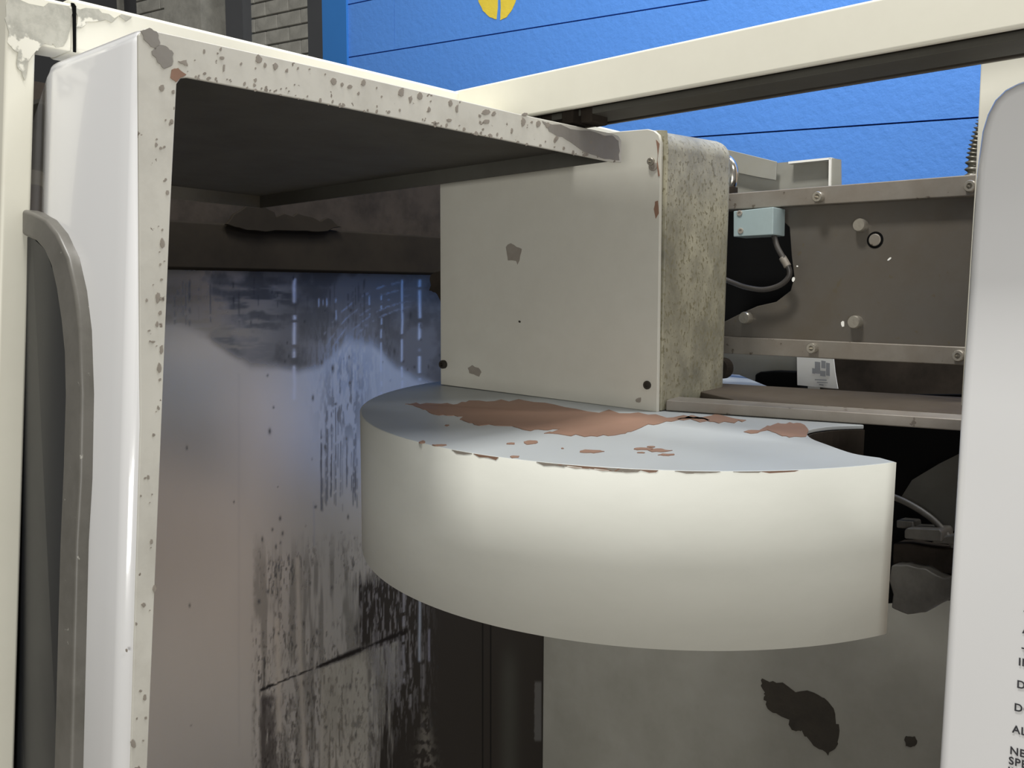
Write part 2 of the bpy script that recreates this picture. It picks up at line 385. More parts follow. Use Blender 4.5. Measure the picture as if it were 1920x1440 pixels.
# dark grime at mid right, fading to brown black at the bottom right
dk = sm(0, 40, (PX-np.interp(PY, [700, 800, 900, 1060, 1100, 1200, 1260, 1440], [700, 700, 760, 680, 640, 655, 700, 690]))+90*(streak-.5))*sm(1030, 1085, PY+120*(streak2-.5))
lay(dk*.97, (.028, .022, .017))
lay(dk*sm(.54, .64, streak2)*sm(830, 740, PX)*sm(1440, 1250, PY)*.75, (.3, .29, .3)); lay(sm(-1, 1, PY-1217+(PX-700)*.33)*sm(688, 700, PX)*sm(752, 742, PX)*sm(1325, 1230, PY+60*(fine-.5))*sm(.38, .55, fbm(PX/2.5, PY/40, 24, 3))*.85, (.45, .44, .42))
g2 = sm(.5, .62, fbm(PX/7, PY/30, 81, 4))*np.exp(-(((PX-645)/38)**2+((PY-755)/70)**2)); lay(g2*.8, (.12, .12, .12))
# faint dirty panel x 475..690, y 1000..1440
md = sm(470, 482, PX+10*(fine-.5))*sm(980, 1080, PY)*(1-dk); lay(md*.75*sm(.42, .62, fbm(PX/9, PY/120, 22, 4)), (.26, .25, .23)); lay(md*.7*sm(.6, .68, fbm(PX/2.5, PY/12, 23, 3))*sm(.4, .6, cloud), (.06, .055, .05))
lay(sm(595, 605, PX)*sm(695, 685, PX)*sm(0, 12, PY-1293+(PX-490)*.403)*(1-dk)*.7, (.6, .57, .5))
lay(md*sm(.58, .68, fbm(PX/4, PY/14, 91, 4))*.5*sm(1180, 1300, PY), (.1, .09, .08))
bl = sm(484, 492, PX)*sm(545, 500, PX+30*(streak-.5))*sm(1295, 1310, PY); lay(bl*.75*sm(.2, .6, streak2+.1), (.07, .055, .05))
lay(sm(.55, .7, fbm(PX/3, PY/60, 101, 3))*sm(545, 570, PX)*sm(690, 640, PX)*sm(1330, 1350, PY)*.6, (.1, .09, .07))
# drips: dark then pale runs
rd = random.Random(4)
def run(px, ya, yb, wd, c, amt=.9, brk=.0, sl=.0):
    xx = px+sl*(PY-ya)+1.5*(vnoise(PY/30, PX*0, 7)-.5)
    m = np.exp(-((PX-xx)/wd)**2)*sm(ya-3, ya+3, PY)*sm(yb+3, yb-3, PY)
    if brk: m = m*sm(brk-.06, brk+.06, vnoise(PY/9+px, PX*0+px, 17))
    lay(m*amt, c)
for p_ in ((552, 522, 750, 3.2, .95, .35), (715, 545, 740, 1.5, .8, .4), (754, 525, 740, 2, .9, .3), (787, 525, 735, 2.8, 1, .22), (693, 555, 590, 1.6, .8, .3), (630, 560, 600, 1.3, .7, .4), (598, 560, 575, 1.3, .8, 0), (606, 562, 572, 1, .6, 0), (613, 560, 574, 1.3, .8, 0)):
    run(p_[0], p_[1], p_[2], p_[3], (.62, .62, .64), p_[4], p_[5])
run(557, 1045, 1440, 4.5, (.62, .58, .52), .85, 0, .035); run(520, 1160, 1372, 5, (.62, .58, .52), .85, 0, .02); run(588, 940, 1025, 2, (.45, .46, .5), .6, 0, .02)
run(448, 700, 1400, 2.5, (.42, .42, .42), .25)
run(787, 1120, 1240, 2.4, (.5, .55, .65), .9); run(757, 1110, 1280, 2.2, (.42, .42, .48), .8, .25); run(805, 1180, 1240, 1.8, (.4, .4, .5), .7)
for k in range(26):
    run(rd.uniform(700, 800), rd.uniform(1180, 1230), rd.uniform(1250, 1330), rd.uniform(1, 2.6), (.36, .35, .37), rd.uniform(.3, .8), .3)
for k in range(40):
    x_ = rd.uniform(320, 700); run(x_, rd.uniform(520, 560), rd.uniform(545, 620), rd.uniform(.8, 1.8), (.07, .07, .07), rd.uniform(.2, .7), .4)
for k in range(30):
    x_ = rd.uniform(600, 670); run(x_, rd.uniform(760, 900), rd.uniform(860, 960), rd.uniform(.7, 1.5), (.06, .07, .09), rd.uniform(.3, .9), .3)
# mould-like column and flakes lower right
lay(np.exp(-((PX-(797+8*(fine-.5)))/(6+12*sm(1330, 1440, PY)))**2)*sm(1310, 1360, PY)*sm(.4, .55, fine)*.75, (.27, .25, .22))
# slanting black gouge
gy = 1293-(PX-490)*(1293-1218)/(676-490); gw = np.interp(PX, [480, 500, 520, 560, 590, 605, 640, 674, 684, 740], [1.5, 4.5, 2, 2.2, 1, 3.5, 6.5, 6.5, 1.5, 6])
lay(np.exp(-((PY-gy+3*(fine-.5))/gw)**4)*sm(484, 490, PX)*sm(768, 760, PX)*sm(.25, .4, fine+.5*sm(590, 620, PX)*sm(680, 670, PX)), (.02, .016, .014))
# small dark flecks
for k in range(140):
    x_, y_ = rd.uniform(350, 830), rd.uniform(520, 1400); 
    if x_ < 500 and rd.random() < .75: continue
    s_ = rd.uniform(.8, 2.6); lay(np.exp(-(((PX-x_)/s_)**2+((PY-y_)/(s_*rd.uniform(1, 3)))**2))*.9, (.05, .05, .05))
# brown black beyond x 900 with a dull grey streak, and a torn strip at x 1005
lay(sm(925, 935, PX)*.55*np.exp(-((PX-955)/16)**2)*sm(1180, 1280, PY), (.1, .1, .085))
lay(sm(1001, 1003, PX+5*(fine-.5))*sm(1016, 1014, PX)*sm(1275, 1282, PY)*sm(1392, 1386, PY), (.16, .155, .15))
for xx in (905, 920): lay(np.exp(-((PX-xx)/1.2)**2)*sm(1150, 1170, PY), (.005, .005, .005))
V = np.stack([X, Y, Z], -1).reshape(-1, 3) @ np.array(E2W).T + np.array(O)
ce = V.mean(0); me = bpy.data.meshes.new('stained_side_wall')
idx = np.arange(NX*NZ).reshape(NZ, NX); F = np.stack([idx[:-1, :-1], idx[:-1, 1:], idx[1:, 1:], idx[1:, :-1]], -1).reshape(-1, 4)
me.vertices.add(len(V)); me.vertices.foreach_set('co', (V-ce).astype(np.float32).ravel())
me.loops.add(F.size); me.loops.foreach_set('vertex_index', F.ravel().astype(np.int32))
me.polygons.add(len(F)); me.polygons.foreach_set('loop_start', np.arange(0, F.size, 4, dtype=np.int32)); me.update(calc_edges=True)
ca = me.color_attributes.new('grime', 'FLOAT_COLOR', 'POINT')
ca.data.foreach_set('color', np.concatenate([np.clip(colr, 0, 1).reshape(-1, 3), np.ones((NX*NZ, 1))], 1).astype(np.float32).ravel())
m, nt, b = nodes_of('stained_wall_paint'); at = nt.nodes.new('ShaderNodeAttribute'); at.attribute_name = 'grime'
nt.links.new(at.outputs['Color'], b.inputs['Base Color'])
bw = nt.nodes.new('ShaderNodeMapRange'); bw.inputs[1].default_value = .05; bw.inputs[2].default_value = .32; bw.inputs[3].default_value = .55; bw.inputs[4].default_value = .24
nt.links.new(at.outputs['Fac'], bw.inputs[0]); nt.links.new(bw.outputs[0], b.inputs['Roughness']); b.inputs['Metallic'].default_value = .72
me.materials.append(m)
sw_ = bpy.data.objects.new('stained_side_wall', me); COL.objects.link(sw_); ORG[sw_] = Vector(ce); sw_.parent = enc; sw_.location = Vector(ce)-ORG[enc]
sw_['label'] = 'grey inner side wall with black grime, drips and scratches'
# solid sheet behind it, running above the beam
prism('side_wall_core', [WE(W0+u2*.012+u1*(t0-.7)+UP*-1.9), WE(W0+u2*.012+u1*(t1+.02)+UP*-1.9), WE(W0+u2*.012+u1*(t1+.02)+UP*.5), WE(W0+u2*.012+u1*(t0-.7)+UP*.5)], dE(u2*.03), 'dark_grime_shade', enc)
prism('inner_beam', quadW(200, 1060, 419, 515, .05)[:0] or [WE(onW(200, 412, .07)-u1*.35), WE(onW(900, 448, .07)), WE(onW(900, 516, .07)), WE(onW(200, 509, .07)-u1*.35)], dE(u2*.065), 'beam_grime', enc, bevel=.006)
# ragged oily rag-like residue on the beam
prism('grease_residue', [WE(onW(x, y, .085)) for x, y in jag([(425, 420), (450, 395), (470, 380), (500, 388), (520, 405), (560, 400), (600, 415), (615, 408), (640, 425), (600, 436), (560, 432), (500, 434), (450, 428)], .1, 3, 12)], dE(u2*.012), 'beam_grime', enc, bevel=.002, label='ragged dark residue hanging on the inner beam')
# back wall
K0 = line_pt(W0, u1, 1024)
def onK(px, py, off=0): return EN.vplane(K0-u1*off, u2, px, py)
zk1 = onK(1790, 1112).z
kp = [K0+UP*-1.7, line_pt(K0, u2, 1990)+UP*-1.7, line_pt(K0, u2, 1990)+UP*zk1, K0+UP*zk1]
bw_ = prism('rear_inner_panel', [WE(p) for p in kp], dE(u1*.02), 'grey_panel', enc, bevel=.002)
prism('paint_chip', [WE(onK(x, y, .0015)) for x, y in jag([(1425, 1274), (1455, 1280), (1500, 1296), (1535, 1302), (1560, 1324), (1566, 1350), (1574, 1370), (1570, 1395), (1552, 1418), (1525, 1398), (1503, 1370), (1492, 1372), (1472, 1345), (1445, 1332), (1432, 1312), (1434, 1298)], .13, 4, 2)], dE(u1*.001), 'chip_dark', bw_, label='large dark torn patch in the grey paint')
prism('paint_chip', [WE(onK(x, y, .0015)) for x, y in jag(blob(1708, 1389, 12, 12, 8, 5), .12, 3, 5)], dE(u1*.001), 'chip_dark', bw_)
# grimy edge post in front of the corner (x 1000..1022)
# ================================================================ LEFT DOOR (thick white, with window and roof return)
door = empty('sliding_door', WE((C.x, C.y, -1.35)), label='thick white machine door on the left with chipped grey edge and roof panel', cat='door')
CT = onF(262, 50); CB = onF(222, 1440); shear = (CB-CT); dz = abs(shear.z); sh = Vector((shear.x, shear.y, 0))/dz
def rowpt(xy, z): q = Vector((xy[0], xy[1], 0))+sh*(CT.z-z); q.z = z; return q
c0 = Vector((CT.x, CT.y, 0))
prof = [c0+u1*.030, c0+u1*.025, c0+u1*.016]
for k in range(1, 8):
    a = math.pi/2*k/7; prof.append(c0+u1*(.016-.016*math.sin(a))+u2*(.016-.016*math.cos(a)))
e1 = c0+u2*.19; bd = Vector((-.118, .22, 0)).normalized()
for k in range(1, 9): prof.append(c0+u2*(.016+(.19-.016)*k/8))
for k in range(1, 8):
    f_ = k/7; prof.append(prof[-1]+(u2*(1-f_)+bd*f_).normalized()*.006)
prof.append(prof[-1]+bd*.35)
bm = bmesh.new(); rows = []
zs = [CT.z-.35*0]
inn = [p+(u1*.006+u2*.006) for p in prof]
for z, k_ in ((CT.z, 1), (CT.z-.012, 0), (-.3, 0), (-1.25, 0)):
    row = []
    for i, p in enumerate(prof):
        q = rowpt(p, z)
        if k_: q += (u1*.7+u2*.7)*.010 if i > 3 else u2*.008
        row.append(bm.verts.new(WE(q)))
    rows.append(row)
for a, b in zip(rows, rows[1:]):
    for i in range(len(a)-1): bm.faces.new((a[i], a[i+1], b[i+1], b[i]))
shell = link('door_shell', bm, 'white', door, smooth=True)
so = shell.modifiers.new('solid', 'SOLIDIFY'); so.thickness = .005; so.offset = -1
# top cap of the door
cap = [rowpt(p, CT.z-.003)+(u1*.5+u2*.5)*.014 for p in prof[2:]]
prism('door_top', [WE(p) for p in cap]+[WE(rowpt(c0+u1*.12+u2*.45, CT.z-.003)), WE(rowpt(c0+u1*.12+u2*.01, CT.z-.003))], dE(UP*.004), 'white', door)
# edge flange, L shaped: leg and strip in one sheet
Lp = [(258, 66), (270, 54), (600, 127), (967, 213), (1148, 251), (1158, 255), (1164, 264), (1164, 305), (1150, 305), (600, 193), (350, 146), (338, 147), (330, 158), (318, 400), (308, 640), (300, 840), (290, 1080), (275, 1440)]
Lw = [onF(x, y) for x, y in Lp]
vv = Lw[-1]-Lw[-4]; lo = Lw[-1]+vv*(.85/abs(vv.z)); left_lo = rowpt(c0+u1*.012, lo.z); left_md = onF(232, 1440)
fl = prism('edge_flange', [WE(p-u2*.0016) for p in Lw+[lo, left_lo, rowpt(c0+u1*.012, -.1)]], dE(u2*.004), 'flange', door, bevel=.0012, label='dull grey-white chipped edge of the door and its roof')
# roof panel behind the strip (slab with the strip's own section)
sp = [onF(x, y) for x, y in [(345, 76), (600, 130), (967, 216), (1148, 254), (1160, 268), (1161, 303), (600, 191), (345, 143)]]
zE = sp[5].z; RD = .965
tE = (sp[5]-c0).dot(u1); tN = .06
def rp(t, s_, z): q = c0+u1*t+u2*s_; q.z = z; return WE(q)
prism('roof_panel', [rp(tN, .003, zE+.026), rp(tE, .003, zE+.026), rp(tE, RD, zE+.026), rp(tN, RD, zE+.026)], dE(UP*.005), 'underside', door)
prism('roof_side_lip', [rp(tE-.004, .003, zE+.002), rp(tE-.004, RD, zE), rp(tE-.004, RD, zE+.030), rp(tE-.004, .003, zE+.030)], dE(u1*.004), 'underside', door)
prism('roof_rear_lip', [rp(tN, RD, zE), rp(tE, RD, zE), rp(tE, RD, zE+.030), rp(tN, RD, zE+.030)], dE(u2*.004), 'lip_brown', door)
q0 = [EN.vplane(c0+u2*(RD-.003), u1, x, y) for x, y in jag([(405, 333), (430, 334), (446, 345), (442, 353), (428, 352), (415, 342)], .1, 3, 4)]
prism('torn_hole', [WE(p) for p in q0], dE(u2*.001), 'black', door)
# window gasket and dark glass on the outer face
go = [(40, 392), (60, 398), (84, 411), (105, 437), (126, 482), (140, 545), (149, 620), (153, 740), (150, 900), (143, 1020), (133, 1440)]
gi = [(100, 1440), (111, 1020), (117, 880), (121, 740), (119, 660), (113, 600), (104, 540), (95, 500), (82, 470), (66, 452), (40, 440)]
bo = onG(133, 1440, .004); bi = onG(100, 1440, .004)
def ext(p, q, dz_): d = q-p; return q+d*(dz_/abs(d.z))
goW = [onG(x, y, .013) for x, y in go]; giW = [onG(x, y, .013) for x, y in gi]
goW.append(ext(goW[-2], goW[-1], .5)); giW.insert(0, ext(giW[1], giW[0], .5))
gk = prism('window_gasket', [WE(p) for p in goW+giW], dE(u1*.02), 'gasket', door, bevel=.004, seg=3)
gl = [onG(x, y, .007) for x, y in [(-60, 440), (60, 445), (85, 468), (104, 520), (120, 610), (127, 740), (120, 1000), (108, 1440)]]; gl.append(ext(gl[-2], gl[-1], .5)); p_ = onG(-60, 1440, .007); gl.append(Vector((p_.x, p_.y, gl[-1].z)))
prism('window_glass', [WE(p) for p in gl], dE(u1*.006), 'glass', door)
# paint chips on the flange and strip
def chipF(poly, mat='chip', seed=1, am=.1): prism('paint_chip', [WE(onF(x, y, -.0024)) for x, y in jag(poly, am, 3, seed)], dE(u2*.0012), mat, fl)
chipF([(264, 58), (280, 52), (294, 60), (300, 80), (292, 94), (280, 82), (270, 74)], 'flange_b', 21)
chipF([(284, 96), (300, 84), (314, 88), (325, 100), (322, 122), (308, 128), (296, 116)], 'flange_b', 22)
chipF([(322, 130), (334, 128), (350, 140), (338, 146), (330, 154), (320, 146)], 'rust_bare', 23)
chipF([(334, 114), (350, 112), (352, 124), (344, 120)], 'chip', 24)
CH = [(303, 165, 5, 7), (325, 172, 3, 4), (322, 228, 3, 5), (417, 108, 5, 4), (420, 128, 2, 8), (486, 110, 6, 8), (497, 122, 3, 5), (517, 124, 6, 8), (538, 132, 3, 4), (559, 128, 2, 3), (626, 153, 6, 7), (642, 158, 3, 4), (656, 162, 6, 4), (682, 154, 5, 7), (753, 172, 6, 9), (770, 186, 3, 8), (788, 180, 6, 8), (845, 193, 4, 6), (857, 204, 3, 8), (805, 205, 3, 5), (911, 210, 8, 5), (912, 228, 8, 4), (926, 213, 4, 6), (842, 225, 5, 3), (893, 250, 4, 5), (920, 254, 4, 4), (960, 246, 2, 6), (981, 228, 5, 8), (1010, 232, 6, 7), (1027, 234, 5, 6), (1044, 259, 4, 6), (985, 214, 7, 4), (282, 640, 2, 2), (287, 641, 4, 2), (303, 655, 3, 9), (299, 690, 4, 9), (305, 455, 4, 9), (290, 1104, 3, 8), (268, 1134, 3, 3), (238, 1220, 2, 4), (250, 1395, 5, 9), (272, 1310, 3, 5), (296, 560, 4, 12)]
for i, (x, y, rx, ry) in enumerate(CH): chipF(blob(x, y, rx, ry, 7, i), 'chip', i, .1)
chb = bmesh.new(); rr = random.Random(9)
for k in range(150):
    if k < 105:
        x = rr.uniform(350, 1140); fr = rr.choice([rr.uniform(.0, 1), rr.uniform(.8, .98), rr.uniform(.85, .99)]); yt = 60+.2245*(x-300)+6; ybm = 146+.1985*(x-350); y = yt+(ybm-yt)*fr*.97
    else:
        y = rr.uniform(200, 1430); xr = np.interp(y, [160, 640, 1440], [329, 307, 274]); x = xr-abs(rr.gauss(2, 16))-3
        if x < xr-45: continue
    s_ = rr.uniform(1, 3.2); prism_bm([WE(onF(a, b_, -.0022)) for a, b_ in blob(x, y, s_, s_*rr.uniform(.7, 1.9), 6, k)], dE(u2*.001), chb)
link('paint_flecks', chb, 'chip', fl, kind='stuff')
# dark worn end of the strip
prism('worn_end', [WE(onF(x, y, -.0021)) for x, y in jag([(1018, 228), (1090, 244), (1148, 254), (1160, 264), (1161, 300), (1125, 296), (1095, 284), (1062, 262), (1030, 246)], .05, 4, 31)], dE(u2*.0008), 'flange_b', fl)

# ================================================================ RIGHT DOOR with warning text
D0 = R0+u1*.11
def onD(px, py, off=0): return EN.vplane(D0-u1*off, u2, px, py)
rdoor = empty('warning_door', WE((onD(1850, 1000).x, onD(1850, 1000).y, -1.35)), label='white machine door on the right carrying black warning text', cat='door')
dp = [(1990, 128), (1935, 143), (1905, 152), (1880, 165), (1860, 185), (1846, 212), (1836, 245), (1826, 320), (1817, 450), (1807, 620), (1796, 780), (1783, 1000), (1756, 1440)]
dw = [onD(x, y) for x, y in dp]; dw.append(ext(dw[-2], dw[-1], .8)); q = dw[0]-u2*.42; dw += [Vector((q.x, q.y, dw[-1].z)), Vector((q.x, q.y, dw[0].z+.004))]
prism('door_panel', [WE(p) for p in dw], dE(u1*.035), 'white', rdoor, bevel=.014, seg=5)
txt = [(1919, 1159, 'TO PREVENT SERIOUS INJURY', 0), (1917, 1187, 'ALWAYS WEAR EYE PROTECTION', 0), (1915, 1228, 'THIS MACHINE IS AUTOMATIC', 0), (1909, 1247, 'IN OPERATION AND MAY START', 0), (1906, 1289, 'DO NOT OPEN WHILE RUNNING', 0), (1901, 1332, 'DO NOT OPERATE ALONE', 0), (1898, 1373, 'ALLOW SPINDLE TO STOP', 0), (1893, 1413, 'NEVER EXCEED RATED', 0), (1891, 1432, 'SPEED OF THE TOOLING', 0), (1889, 1451, 'INSTALLED', 0)]
for x, y, s_, _ in txt:
    cu = bpy.data.curves.new('warning_text', 'FONT'); cu.body = s_; cu.size = .0128; cu.extrude = .0002; cu.space_character = 1.1; cu.offset = .00022
    o = bpy.data.objects.new('warning_text', cu); COL.objects.link(o)
    p = WE(onD(x, y, .0009)); X_ = dE(-u2); Z_ = dE(-u1); Y_ = Z_.cross(X_)
    mw = Matrix((X_, Y_, Z_)).transposed().to_4x4(); mw.translation = p
    cu.materials.append(M['ink'])
    dg = bpy.context.evaluated_depsgraph_get(); bpy.context.view_layer.update()
    mesh = bpy.data.meshes.new_from_object(o.evaluated_get(bpy.context.evaluated_depsgraph_get())); bpy.data.objects.remove(o)
    mesh.transform(mw.to_3x3().to_4x4()); 
    o = bpy.data.objects.new('warning_text', mesh); COL.objects.link(o); o.parent = rdoor; o.location = p-ORG[rdoor]; ORG[o] = p
    if not mesh.materials: mesh.materials.append(M['ink'])
    o['label'] = 'line of black capital warning text'
# pale column behind the right door
D2 = R0+u1*.30
def onD2(px, py): return EN.vplane(D2, u2, px, py)
cp = [onD2(1842, 60), onD2(1842, 108), onD2(1828, 330)]; 
colp = [cp[0]+UP*.05, cp[2], cp[2]+(cp[2]-cp[1])*2.0]
q = onD2(2200, 100); colp += [Vector((q.x, q.y, colp[2].z)), Vector((q.x, q.y, colp[0].z))]
prism('rear_upright', [WE(p) for p in colp], dE(u1*.03), M['cream'], enc, bevel=.003)

# ================================================================ TOOL CHANGER
SC = 1.12
ZTp, ZBt = -.23548*SC, -.43575*SC; DC = Vector((.22018*SC, 1.5*SC, 0)); DR = .44108*SC
tc = empty('tool_changer', WR((DC.x, DC.y, ZBt)), label='large grey drum-shaped tool changer under a square housing, centre of the machine', cat='tool changer')
def onT(px, py, dz=0): return RM.hplane(ZTp+dz, px, py)
tip = onT(1688, 868); cut = [onT(x, y) for x, y in [(1688, 866), (1650, 858), (1600, 850), (1550, 833), (1522, 822), (1513, 812), (1520, 805), (1560, 799), (1620, 797)]]
# outline: arc from tip clockwise round the front and left to the back, then the cut-out
at_ = math.atan2(tip.y-DC.y, tip.x-DC.x); endp = cut[-1]
def pxy(v): c = RM.R.transposed() @ v; return 960+FL*c.x/c.z, 720+FL*c.y/c.z
a1 = math.radians(62)
N_ = 120; out = []
a0 = at_; tot = -(2*math.pi-(a1-a0)) 
for i in range(N_+1):
    a = a0+tot*i/N_; out.append(Vector((DC.x+DR*math.cos(a), DC.y+DR*math.sin(a), 0)))
cutpts = [Vector((p.x, p.y, 0)) for p in reversed(cut[1:])]

# smooth cut-out
def crom(P, sub=5):
    Q = []
    for i in range(len(P)-1):
        p0 = P[max(0, i-1)]; p1 = P[i]; p2 = P[i+1]; p3 = P[min(len(P)-1, i+2)]
        for k in range(sub): t = k/sub; Q.append(.5*((2*p1)+(p2-p0)*t+(2*p0-5*p1+4*p2-p3)*t*t+(3*p1-p0-3*p2+p3)*t**3))
    return Q+[P[-1]]
inner_ = crom(cutpts); ol = out+inner_
bm = bmesh.new()
def ring(z): return [bm.verts.new(WR((p.x, p.y, z))) for p in ol]
A_, B_ = ring(ZTp-.0005), ring(ZBt)
for i in range(N_): j = i+1; f = bm.faces.new((A_[i], B_[i], B_[j], A_[j]))
cov = link('carousel_skirt', bm, 'drum', tc)
bm = bmesh.new(); A_, B_ = ring(ZTp-.007), ring(ZBt)
for i in range(N_+1, len(A_)-1): bm.faces.new((A_[i], B_[i], B_[i+1], A_[i+1]))
bmesh.ops.delete(bm, geom=[v for v in bm.verts if not v.link_faces], context='VERTS')
iw = link('inner_web', bm, 'dark_grime_shade', tc); iw.modifiers.new('solid', 'SOLIDIFY').thickness = .003  # cut-out wall darkened to paint in its shadow
prism('carousel_bottom', [WR((DC.x+(DR-.004)*math.cos(a0+tot*i/60), DC.y+(DR-.004)*math.sin(a0+tot*i/60), ZBt+.01)) for i in range(61)]+[WR((p.x, p.y, ZBt+.01)) for p in inner_[1:-1]], (0, 0, .004), 'dark_grime_shade', tc)  # dark like the cut-out wall, shade put into the colour
for p in cov.data.polygons: p.use_smooth = len(p.vertices) == 4
so = cov.modifiers.new('solid', 'SOLIDIFY'); so.thickness = .004; so.offset = 0
bm = prism_bm([WR((p.x, p.y, ZTp-.006)) for p in ol], (0, 0, .006))
top_ = link('carousel_top', bm, 'drum_top', tc, bevel=.0012, seg=2)
def chipT(poly, mat='rust_bare', seed=1, am=.1, sub=4): prism('paint_chip', [WR(onT(x, y, .0009)) for x, y in jag(poly, am, sub, seed)], (0, 0, -.0012), mat, top_)
chipT([(760, 757), (800, 756), (850, 758), (880, 752), (940, 748), (1000, 754), (1080, 765), (1160, 773), (1230, 778), (1300, 782), (1330, 786), (1260, 790), (1215, 795), (1190, 806), (1165, 814), (1120, 818), (1070, 816), (1020, 812), (1040, 808), (1052, 804), (1020, 806), (985, 806), (960, 799), (900, 797), (880, 792), (862, 786), (868, 780), (838, 778), (812, 776), (798, 768), (778, 761)], 'rust_bare', 3, .06)
chipT([(1395, 810), (1430, 803), (1450, 795), (1480, 792), (1508, 796), (1516, 806), (1512, 818), (1480, 820), (1455, 812), (1440, 806)], 'rust_bare', 4, .08)
chipT([(1270, 784), (1330, 790), (1370, 792), (1400, 787), (1360, 780), (1300, 778)], 'rust_bare', 8, .08)
for i, (x, y, rx, ry) in enumerate([(958, 831, 8, 2), (996, 829, 15, 4), (1110, 846, 24, 3.5), (1055, 840, 3, 1), (1220, 837, 10, 1.5), (1205, 841, 26, 3), (1235, 844, 24, 3), (1202, 848, 9, 1.2), (1250, 852, 16, 2.2), (792, 828, 8, 2.5), (825, 834, 14, 2), (965, 856, 10, 2), (838, 797, 4, 1.5)]):
    chipT(blob(x, y, rx, ry, 9, 40+i), 'rust_bare', 60+i, .06, 2)
# rim chips on the drum side
for i, a in enumerate([-2.25, -2.17, -1.98, -1.93, -1.80, -1.74, -1.5, -1.42, -1.62, -1.86]):
    b_ = bmesh.new(); w_ = random.uniform(.006, .03); pts_ = []
    for t in (-1, -.4, .3, 1): pts_.append((a+t*w_/DR/1, ZTp-.0005))
    for t in (.8, .2, -.5): pts_.append((a+t*w_/DR, ZTp-random.uniform(.0015, .005)))
    prism_bm([WR((DC.x+(DR+.0022)*math.cos(q_), DC.y+(DR+.0022)*math.sin(q_), z_)) for q_, z_ in pts_], Vector((-math.cos(a), -math.sin(a), 0))*.001, b_)
    link('paint_chip', b_, 'rust_bare' if i % 2 else 'chip', cov)

# square housing on top of the drum
BR = onT(1234, 773); BL = onT(826, 722)
ub = Vector((BL.x-BR.x, BL.y-BR.y, 0)); WB = ub.length; ub.normalize(); nb = Vector((-ub.y, ub.x, 0)); nb = nb if nb.y > 0 else -nb
def onBx(px, py, off=0): return RM.vplane(BR-nb*off, ub, px, py)
ztb = onBx(1222, 243).z
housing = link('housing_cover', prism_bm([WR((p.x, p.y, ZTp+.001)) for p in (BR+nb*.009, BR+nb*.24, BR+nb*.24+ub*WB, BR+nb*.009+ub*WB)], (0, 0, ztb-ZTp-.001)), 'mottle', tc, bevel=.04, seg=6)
housing.modifiers['bevel'].limit_method = 'WEIGHT'
bwl = housing.data.attributes.new('bevel_weight_edge', 'FLOAT', 'EDGE')
for e in housing.data.edges:
    a, b = [housing.data.vertices[i].co+ORG[housing]-O for i in e.vertices]
    f1 = min(abs((a-BR).dot(nb)-.24), 1) < .01 and abs((b-BR).dot(nb)-.24) < .01
    tp = a.z > ztb-.01 and b.z > ztb-.01; rgt = abs((a-BR).dot(ub)) < .01 and abs((b-BR).dot(ub)) < .01
    if (f1 and rgt) or (tp and rgt) or (tp and f1): bwl.data[e.index].value = .8
    else: bwl.data[e.index].value = .05
fp = [(826, 721), (1232, 773), (1237, 400), (1239, 268), (1235, 253), (1226, 245), (1214, 242)]
fpw = [onBx(x, y) for x, y in fp]; lt = BL.copy(); lt.z = fpw[-1].z; fpw.append(lt)
fpt = prism('front_plate', [WR(p) for p in fpw], nb*.008, 'box', tc, bevel=.0015)
def chipB(poly, mat='chip', seed=1, am=.08): prism('paint_chip', [WR(onBx(x, y, .0008)) for x, y in jag(poly, am, 2, seed)], nb*.001, mat, fpt)
chipB([(948, 463), (957, 456), (968, 463), (978, 467), (975, 478), (974, 488), (970, 496), (968, 490), (952, 488), (950, 476)], 'chip', 2)
chipB([(877, 690), (885, 685), (897, 690), (902, 698), (898, 706), (888, 702), (880, 700)], 'chip', 3)
chipB(blob(1197, 750, 6, 6, 8, 3), 'chip', 4); chipB(blob(974, 603, 2.5, 2.5, 6, 3), 'chip_dark', 5)
chipB([(1228, 378), (1234, 376), (1235, 400), (1229, 410), (1226, 392)], 'rust_bare', 6); chipB([(1230, 262), (1236, 270), (1237, 330), (1234, 330), (1233, 290)], 'rust_bare', 7)
def screw(p, ax, r, h, par, mat='bolt', name='screw', hole=.5):
    o = link(name, cyl_bm(p, ax, r, h, 18, hole=r*hole, hole_d=h*.7), mat, par); return o
screw(WR(onBx(1222, 303)), -nb, .006, .006, fpt); screw(WR(onBx(1225, 312)), -nb, .0075, .002, fpt, 'chip', 'washer')
screw(WR(onBx(1214, 722)), -nb, .007, .003, fpt, 'chip_dark'); screw(WR(onBx(833, 683)), -nb, .008, .008, fpt, 'chip_dark')
# dark tab behind the left edge of the housing
prism('rear_tab', [WR(onBx(x, y, -.02)) for x, y in jag([(830, 506), (808, 515), (804, 545), (816, 548), (826, 565), (834, 565)], .08, 3, 3)], nb*.01, 'dark_grime_shade', tc)
# arm plate reaching back-right under the slide
am0 = onT(1248, 771); am1 = onT(1800, 809)
va = (am1-am0).normalized(); na = Vector((-va.y, va.x, 0)); na = na if na.y > 0 else -na
prism('arm_plate', [WR(Vector((p.x, p.y, ZTp+.001))) for p in (am0+va*.0, am1+va*.05, am1+va*.05+na*.05, am0+na*.05)], (0, 0, .017), 'steel_bar', tc, bevel=.002)
prism('shaded_arm_top', [WR(Vector((p.x, p.y, ZTp+.001))) for p in (am0+va*.1+na*.051, am1+va*.05+na*.051, am1+va*.05+na*.24, am0-va*.1+na*.24)], (0, 0, .018), 'brown_shade', tc, bevel=.002)  # top of the arm, its shadow painted as dark brown
